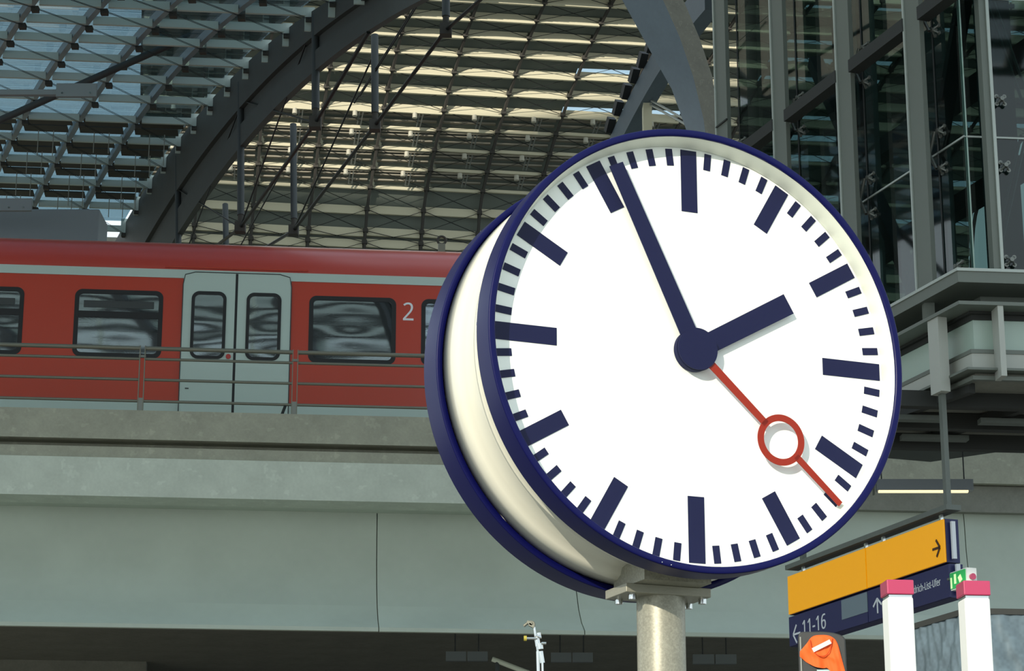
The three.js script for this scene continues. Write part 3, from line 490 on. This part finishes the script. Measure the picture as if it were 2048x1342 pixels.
// ---------------------------------------------------------------- white posts with pink caps
for (const [x, y, label] of [[1.992, 3.66, 'square white post with a pink cap before the street name on the sign'], [2.386, 3.655, 'square white post with a pink cap beside the green escape sign']]) {
  const g = thing('bollard_post', label, 'post', [x, 0, -12.05], TA, 'white posts with pink caps');
  box('shaft', [0, y / 2 - 0.01, 0], [0.134, y - 0.02, 0.134], M.white, g, 0, 0.012);
  box('collar', [0, y - 0.016, 0], [0.122, 0.012, 0.122], M.chrome, g); box('cap', [0, y + 0.03, 0], [0.142, 0.076, 0.142], M.pink, g, 0, 0.006);
}
// ---------------------------------------------------------------- lift seat with safety vest
{
  const g = thing('lift_seat', 'dark grey seat back on a tall mast, an orange vest hung over it', 'seat', [2.64, 0, -20], rad(-4));
  const s = new THREE.Shape(); s.moveTo(-0.19, -0.6); s.lineTo(0.2, -0.6); s.lineTo(0.19, 0.62 - 0.0); s.bezierCurveTo(0.185, 0.66, 0.1, 0.68, 0.0, 0.685); s.lineTo(-0.15, 0.685); s.bezierCurveTo(-0.18, 0.685, -0.185, 0.67, -0.185, 0.64); s.closePath();
  const b = mesh('backrest', plate(s, 0.08, 0.012), M.seat, g); b.position.set(0, 4.0, -0.04);
  box('trim', [-0.18, 4.25, 0.055], [0.012, 0.8, 0.015], M.bracket, g);
  box('seat_pan', [0, 3.4, 0.2], [0.42, 0.1, 0.5], M.seat, g, 0, 0.03); box('mast', [0, 1.68, 0], [0.14, 3.36, 0.14], M.steelDark, g); box('foot', [0, 0.05, 0], [0.9, 0.1, 0.9], M.steelDark, g);
  box('label_plate', [0.02, 4.3, 0.056], [0.14, 0.14, 0.01], std('#a9c4c4', 0.4), g);
  const v = thing('safety_vest', 'orange safety vest with a silver reflective band draped over the seat back', 'vest', [2.64, 4.0, -20], rad(-4));
  // cloth: a sheet with folds that hangs over the front of the backrest
  const N = 40, Mv = 34, pos = [], idx = [], hem = (u) => u < 0.55 ? 0.47 - 0.1 * Math.sin((u / 0.55) * Math.PI * 0.6) : 0.375 - 0.3 * ((u - 0.55) / 0.45) ** 1.3;
  for (let j = 0; j <= Mv; j++) for (let i = 0; i <= N; i++) {
    const u = i / N, t = j / Mv, flare = 0.118 + 0.08 * Math.min(1, t * 1.5), top = 0.665 - 0.06 * Math.abs(2 * u - 1) ** 4, y = top + (hem(u) - top) * t;
    const x = 0.01 + (u - 0.5) * 2 * flare + (t > 0.6 ? 0.02 * (t - 0.6) * (u - 0.4) : 0), fold = 0.010 * Math.sin(u * 17 + t * 2) * t + 0.006 * Math.sin(u * 31 - t * 5) * t + 0.012 * Math.exp(-(((Math.hypot((u - 0.48) * 1.1, t - 0.12) - 0.52) / 0.07) ** 2));
    const wrap = t < 0.08 ? -0.06 * (1 - t / 0.08) : 0; pos.push(x, y + 0.01 + (t < 0.08 ? 0.004 : 0), 0.068 + fold + wrap + 0.012 * (1 - (2 * u - 1) ** 2));
  }
  for (let j = 0; j < Mv; j++) for (let i = 0; i < N; i++) { const a = j * (N + 1) + i; idx.push(a, a + N + 1, a + 1, a + 1, a + N + 1, a + N + 2); }
  const front = new THREE.BufferGeometry(); front.setAttribute('position', new THREE.Float32BufferAttribute(pos, 3)); front.setIndex(idx); front.computeVertexNormals(); M.orange.side = THREE.DoubleSide;
  mesh('cloth', front, M.orange, v);
  const band = box('reflective_band', [-0.005, 0.565, 0.105], [0.17, 0.038, 0.006], M.reflective, v); band.rotation.z = rad(26);
  const c = new THREE.CatmullRomCurve3([V3(-0.1, 0.62, 0.088), V3(-0.085, 0.54, 0.1), V3(-0.03, 0.48, 0.105), V3(0.03, 0.485, 0.105), V3(0.07, 0.55, 0.1), V3(0.09, 0.63, 0.086)]); mesh('piping', new THREE.TubeGeometry(c, 30, 0.004, 5), std('#c8420a', 0.8), v);
}
// ---------------------------------------------------------------- chrome stand
{
  const g = thing('chrome_stand', 'slim chrome stand with clamps and a hooked head below the clock', 'stand', [0.15, 0, -12]);
  rod('tube', V3(0.06, 0, 0), V3(-0.018, 3.36, 0), 0.009, M.chrome, g, 12); rod('tip', V3(-0.018, 3.36, 0), V3(-0.037, 3.49, 0), 0.006, M.chrome, g);
  rod('second_tube', V3(0.075, 0, 0.01), V3(0.004, 3.34, 0.012), 0.006, M.chrome, g);
  for (const [x, y, r, h] of [[-0.02, 3.41, 0.014, 0.05], [-0.008, 3.385, 0.018, 0.03], [0.0, 3.33, 0.014, 0.06], [-0.012, 3.44, 0.012, 0.03]]) { const m = mesh('clamp', new THREE.CylinderGeometry(r, r, h, 12), M.chrome, g); m.position.set(x, y, 0); m.rotation.z = 0.15; }
  for (const [x0, y0, x1, y1] of [[-0.075, 3.425, -0.02, 3.425], [0.0, 3.4, 0.025, 3.4], [-0.03, 3.44, 0.0, 3.43]]) { const m = rod('wing_screw', V3(x0, y0, 0.012), V3(x1, y1, 0.012), 0.007, M.chrome, g, 8); }
  const k = mesh('knob', new THREE.CylinderGeometry(0.014, 0.014, 0.015, 12), std('#a79a3a', 0.4), g); k.rotation.z = Math.PI / 2; k.position.set(-0.082, 3.425, 0.012);
  const c = new THREE.CatmullRomCurve3([V3(-0.037, 3.485, 0), V3(-0.04, 3.508, 0), V3(-0.058, 3.512, 0), V3(-0.075, 3.502, 0), V3(-0.09, 3.49, 0)]); mesh('hook', new THREE.TubeGeometry(c, 24, 0.0075, 7), M.rail, g);
  for (const [x, y] of [[-0.06, 3.505], [-0.05, 3.492]]) { const m = mesh('jaw', new THREE.BoxGeometry(0.03, 0.014, 0.02), M.rail, g); m.position.set(x, y, 0); m.rotation.z = -0.5; }
  for (let i = 0; i < 3; i++) rod('leg', V3(0.06, 0.5, 0), V3(0.06 + 0.4 * Math.cos(i * 2.09), 0.01, 0.4 * Math.sin(i * 2.09)), 0.008, M.chrome, g);
}
// ---------------------------------------------------------------- dim equipment under the bridge
for (const [x, y, w, label] of [[-0.77, 7.38, 0.72, 'pair of grey panels hanging in the dark left of the chrome stand'], [1.02, 7.36, 0.72, 'pair of grey panels hanging in the dark between the chrome stand and the clock pole'], [3.45, 7.33, 0.75, 'pair of grey panels hanging in the dark right of the clock pole']]) {
  const g = thing('ceiling_panel', label, 'panel', [x, y, -40], 0, 'panels under the bridge');
  for (const s of [-1, 1]) box('panel', [s * w * 0.255, 0, 0], [w * 0.48, 0.16, 0.1], M.boxGrey, g); for (const s of [-1, 1]) rod('hanger', V3(s * 0.2, 0.08, 0), V3(s * 0.2, 0.76, 0), 0.012, M.steelDark, g);
}
{ const g = thing('stair_rail', 'pale slanting handrail in the dark under the bridge', 'handrail'); rod('rail', V3(-0.27, 6.19, -32), V3(0.9, 5.74, -32), 0.035, M.curtain, g, 12); rod('post', V3(0.7, 5.8, -32), V3(0.7, 0, -32), 0.03, M.steelDark, g); rod('post', V3(-0.2, 6.15, -32), V3(-0.2, 0, -32), 0.03, M.steelDark, g); }
// ---------------------------------------------------------------- foil-wrapped hoarding, right
{
  const g = thing('wrapped_hoarding', 'site hoarding wrapped in crumpled blue-grey foil beside the white posts', 'hoarding');
  const C0 = V3(3.12, 0, -16), foil = (dir, len, side, name, y1) => {
    const N = 60, Mv = 30, pos = [], idx = [], uv = [];
    for (let j = 0; j <= Mv; j++) for (let i = 0; i <= N; i++) { const u = (i / N) * len, y = 2.6 + (j / Mv) * (y1 - 2.6), d = 0.006 * Math.sin(u * 34 + y * 9 + 2 * Math.sin(y * 3)) + 0.004 * Math.sin(u * 71 - y * 13 + 1) + 0.003 * Math.sin(u * 47 + y * 23 + 3 * Math.sin(u * 5)) , p = C0.clone().addScaledVector(dir, u).addScaledVector(side, d + 0.02); pos.push(p.x, y, p.z); uv.push(u, y); }
    for (let j = 0; j < Mv; j++) for (let i = 0; i < N; i++) { const a = j * (N + 1) + i; idx.push(a, a + 1, a + N + 1, a + 1, a + N + 2, a + N + 1); }
    const q = new THREE.BufferGeometry(); q.setAttribute('position', new THREE.Float32BufferAttribute(pos, 3)); q.setAttribute('uv', new THREE.Float32BufferAttribute(uv, 2)); q.setIndex(idx); q.computeVertexNormals(); mesh(name, q, M.foil, g);
  };
  M.foil.side = THREE.DoubleSide;
  foil(B, 0.95, NB, 'foil_sheet', 4.2); foil(A, 1.6, NA, 'foil_sheet', 4.2);
  const p = (d, u, y) => C0.clone().addScaledVector(d, u).setY(y);
  bar('top_rail', p(B, 1.0, 4.22), p(B, 0, 4.22), 0.06, 0.04, M.towerDark, g); bar('top_rail', p(A, -0.02, 4.22), p(A, 1.6, 4.22), 0.06, 0.04, M.towerDark, g);
  for (const [d, u] of [[B, 1.0], [A, 0], [A, 1.6]]) bar('upright', p(d, u, 0), p(d, u, 4.2), 0.07, 0.07, M.towerDark, g, A);
  bar('board', p(B, 0.95, 1.35).addScaledVector(NB, -0.05), p(B, 0, 1.35).addScaledVector(NB, -0.05), 0.04, 2.7, M.boxGrey, g); bar('board', p(A, 0.02, 1.35).addScaledVector(NA, -0.05), p(A, 1.6, 1.35).addScaledVector(NA, -0.05), 0.04, 2.7, M.boxGrey, g);
}

// ---------------------------------------------------------------- the station clock (group axes: x to 3 o'clock, z out of the dial)
{
  const yaw = rad(21.86), n = V3(Math.sin(yaw), 0, Math.cos(yaw)), C = V3(0.39627, 2.98651, -4.96518), base = C.clone().addScaledVector(n, -0.185);
  const g = thing('platform_clock', 'large double-sided station clock with white dial and navy rims on a steel pole', 'clock', [base.x, 0, base.z], yaw);
  const cy = C.y, Z = (z) => z + 0.185;
  const lathe = (name, prof, mat, flip) => { // prof: [radius, z]
    const q = new THREE.LatheGeometry(prof.map(([r, z]) => new THREE.Vector2(r, z)), 160); q.rotateX(Math.PI / 2); const m = mesh(name, q, mat, g); m.position.set(0, cy, Z(0)); return m;
  };
  const bez = (f, b) => [[0.484, f - 0.004], [0.4865, f], [0.4975, f], [0.5, f - 0.003], [0.5, b + 0.003], [0.498, b], [0.47, b], [0.47, b + 0.004], [0.484, b + 0.004], [0.484, f - 0.004]];
  lathe('front_bezel', bez(0.05, -0.0237), M.navy); lathe('back_bezel', bez(-0.2685, -0.353).map(([r, z]) => [r, z]), M.navy);
  lathe('reveal_ring', [[0.4845, 0.044], [0.474, 0.002], [0.4845, 0.0]], M.reveal);
  lathe('drum', [[0.2, -0.02], [0.484, -0.02], [0.484, -0.05], [0.471, -0.056], [0.471, -0.088], [0.476, -0.092], [0.476, -0.1], [0.462, -0.108], [0.455, -0.15], [0.462, -0.19], [0.476, -0.198], [0.484, -0.215], [0.484, -0.27], [0.2, -0.27]], M.cream);
  const back = mesh('back_dial', new THREE.CylinderGeometry(0.484, 0.484, 0.01, 96), std('#e9ebe2', 0.6), g); back.rotation.x = Math.PI / 2; back.position.set(0, cy, Z(-0.34));
  const dial = mesh('dial', new THREE.CylinderGeometry(0.484, 0.484, 0.018, 128), dialMat, g); dial.rotation.x = Math.PI / 2; dial.position.set(0, cy, Z(-0.0098));
  const mark = (name, k, r0, r1, w) => { const t = (k * Math.PI) / 30, m = mesh(name, cbox(w, r1 - r0, 0.0016), M.navyMark, g), r = (r0 + r1) / 2; m.position.set(Math.sin(t) * r, cy + Math.cos(t) * r, Z(0)); m.rotation.z = -t; };
  for (let k = 0; k < 60; k++) k % 5 ? mark('minute_mark', k, 0.4305, 0.4695, 0.0165) : mark('hour_mark', k, k % 15 ? 0.3533 : 0.3239, 0.4695, k % 15 ? 0.037 : 0.039);
  const hand = (name, ang, z, pts, mat, d = 0.003) => { const m = mesh(name, plate(new THREE.Shape(pts.map(([x, y]) => new THREE.Vector2(x, y))), d), mat, g); m.position.set(0, cy, Z(z)); m.rotation.z = -rad(ang); return m; };
  hand('hour_hand', 60.6, 0.011, [[-0.0225, -0.02], [0.0225, -0.02], [0.0245, 0.27], [-0.0245, 0.27]], M.navyMark);
  hand('minute_hand', 335.3, 0.016, [[-0.0215, -0.02], [0.0215, -0.02], [0.0175, 0.447], [-0.0175, 0.447]], M.navyMark);
  const sh = new THREE.Shape([[-0.0095, 0.0], [0.0095, 0.0], [0.008, 0.225], [-0.008, 0.225]].map(([x, y]) => new THREE.Vector2(x, y)));
  const sec = mesh('second_hand', mergeGeometries([plate(sh, 0.0025), plate(new THREE.Shape([[-0.0075, 0.322], [0.0075, 0.322], [0.0065, 0.468], [-0.0065, 0.468]].map(([x, y]) => new THREE.Vector2(x, y))), 0.0025)]), M.handRed, g);
  sec.position.set(0, cy, Z(0.021)); sec.rotation.z = -rad(132.9);
  const rs = new THREE.Shape(); rs.absarc(0, 0.273, 0.0575, 0, Math.PI * 2); const rh = new THREE.Path(); rh.absarc(0, 0.273, 0.0425, 0, Math.PI * 2); rs.holes.push(rh); mesh('ring', new THREE.ExtrudeGeometry(rs, { depth: 0.0025, bevelEnabled: false, curveSegments: 40 }), M.handRed, sec);
  for (const [r, z0, z1] of [[0.047, 0.002, 0.0185], [0.0485, 0.0185, 0.02], [0.0475, 0.024, 0.0275]]) { const m = mesh('hub', new THREE.CylinderGeometry(r, r, z1 - z0, 48), M.navyMark, g); m.rotation.x = Math.PI / 2; m.position.set(0, cy, Z((z0 + z1) / 2)); }
  const glass = mesh('cover_glass', new THREE.CircleGeometry(0.4835, 96), phy('#ffffff', 0, { transmission: 1, thickness: 0, ior: 1.25 }), g); glass.position.set(0, cy, Z(0.041));
  for (const [t, z] of [[272, -0.026], [186, -0.026]]) { const s = mesh('screw', new THREE.SphereGeometry(0.006, 12, 8), M.chrome, g); s.position.set(Math.sin(rad(t)) * 0.493, cy + Math.cos(rad(t)) * 0.493, Z(z)); }
  for (const [t] of [[192.5], [190]]) { const s = mesh('rivet', new THREE.SphereGeometry(0.0016, 8, 6), M.chrome, g); s.position.set(Math.sin(rad(t)) * 0.495, cy + Math.cos(rad(t)) * 0.495, Z(0.05)); }
  // foot: saddle, plate, bolts, pole
  box('saddle', [-0.01, cy - 0.474, 0.03], [0.16, 0.046, 0.16], M.pole, g); 
  box('base_plate', [-0.006, cy - 0.507, 0], [0.205, 0.02, 0.112], M.pole, g, 0, 0.002);
  for (const x of [-0.085, 0.085]) for (const z of [-0.035, 0.035]) { const b = mesh('bolt', new THREE.CylinderGeometry(0.009, 0.009, 0.014, 6), M.chrome, g); b.position.set(x, cy - 0.522, z); }
  for (const z of [0.035, -0.035]) rod('threaded_stud', V3(-0.085, cy - 0.5, z), V3(-0.085, cy - 0.45, z), 0.004, M.bracket, g);
  const pg = new THREE.CylinderGeometry(0.0533, 0.0533, cy - 0.515, 64), pu = pg.attributes.uv; for (let i = 0; i < pu.count; i++) pu.setXY(i, pu.getX(i) * 0.335, pu.getY(i) * 2.47);
  const pole = mesh('pole', pg, M.pole, g); pole.position.set(0, (cy - 0.515) / 2, 0);
  box('foot_plate', [0, 0.01, 0], [0.3, 0.02, 0.3], M.steel, g);
}

renderer.render(scene, camera);
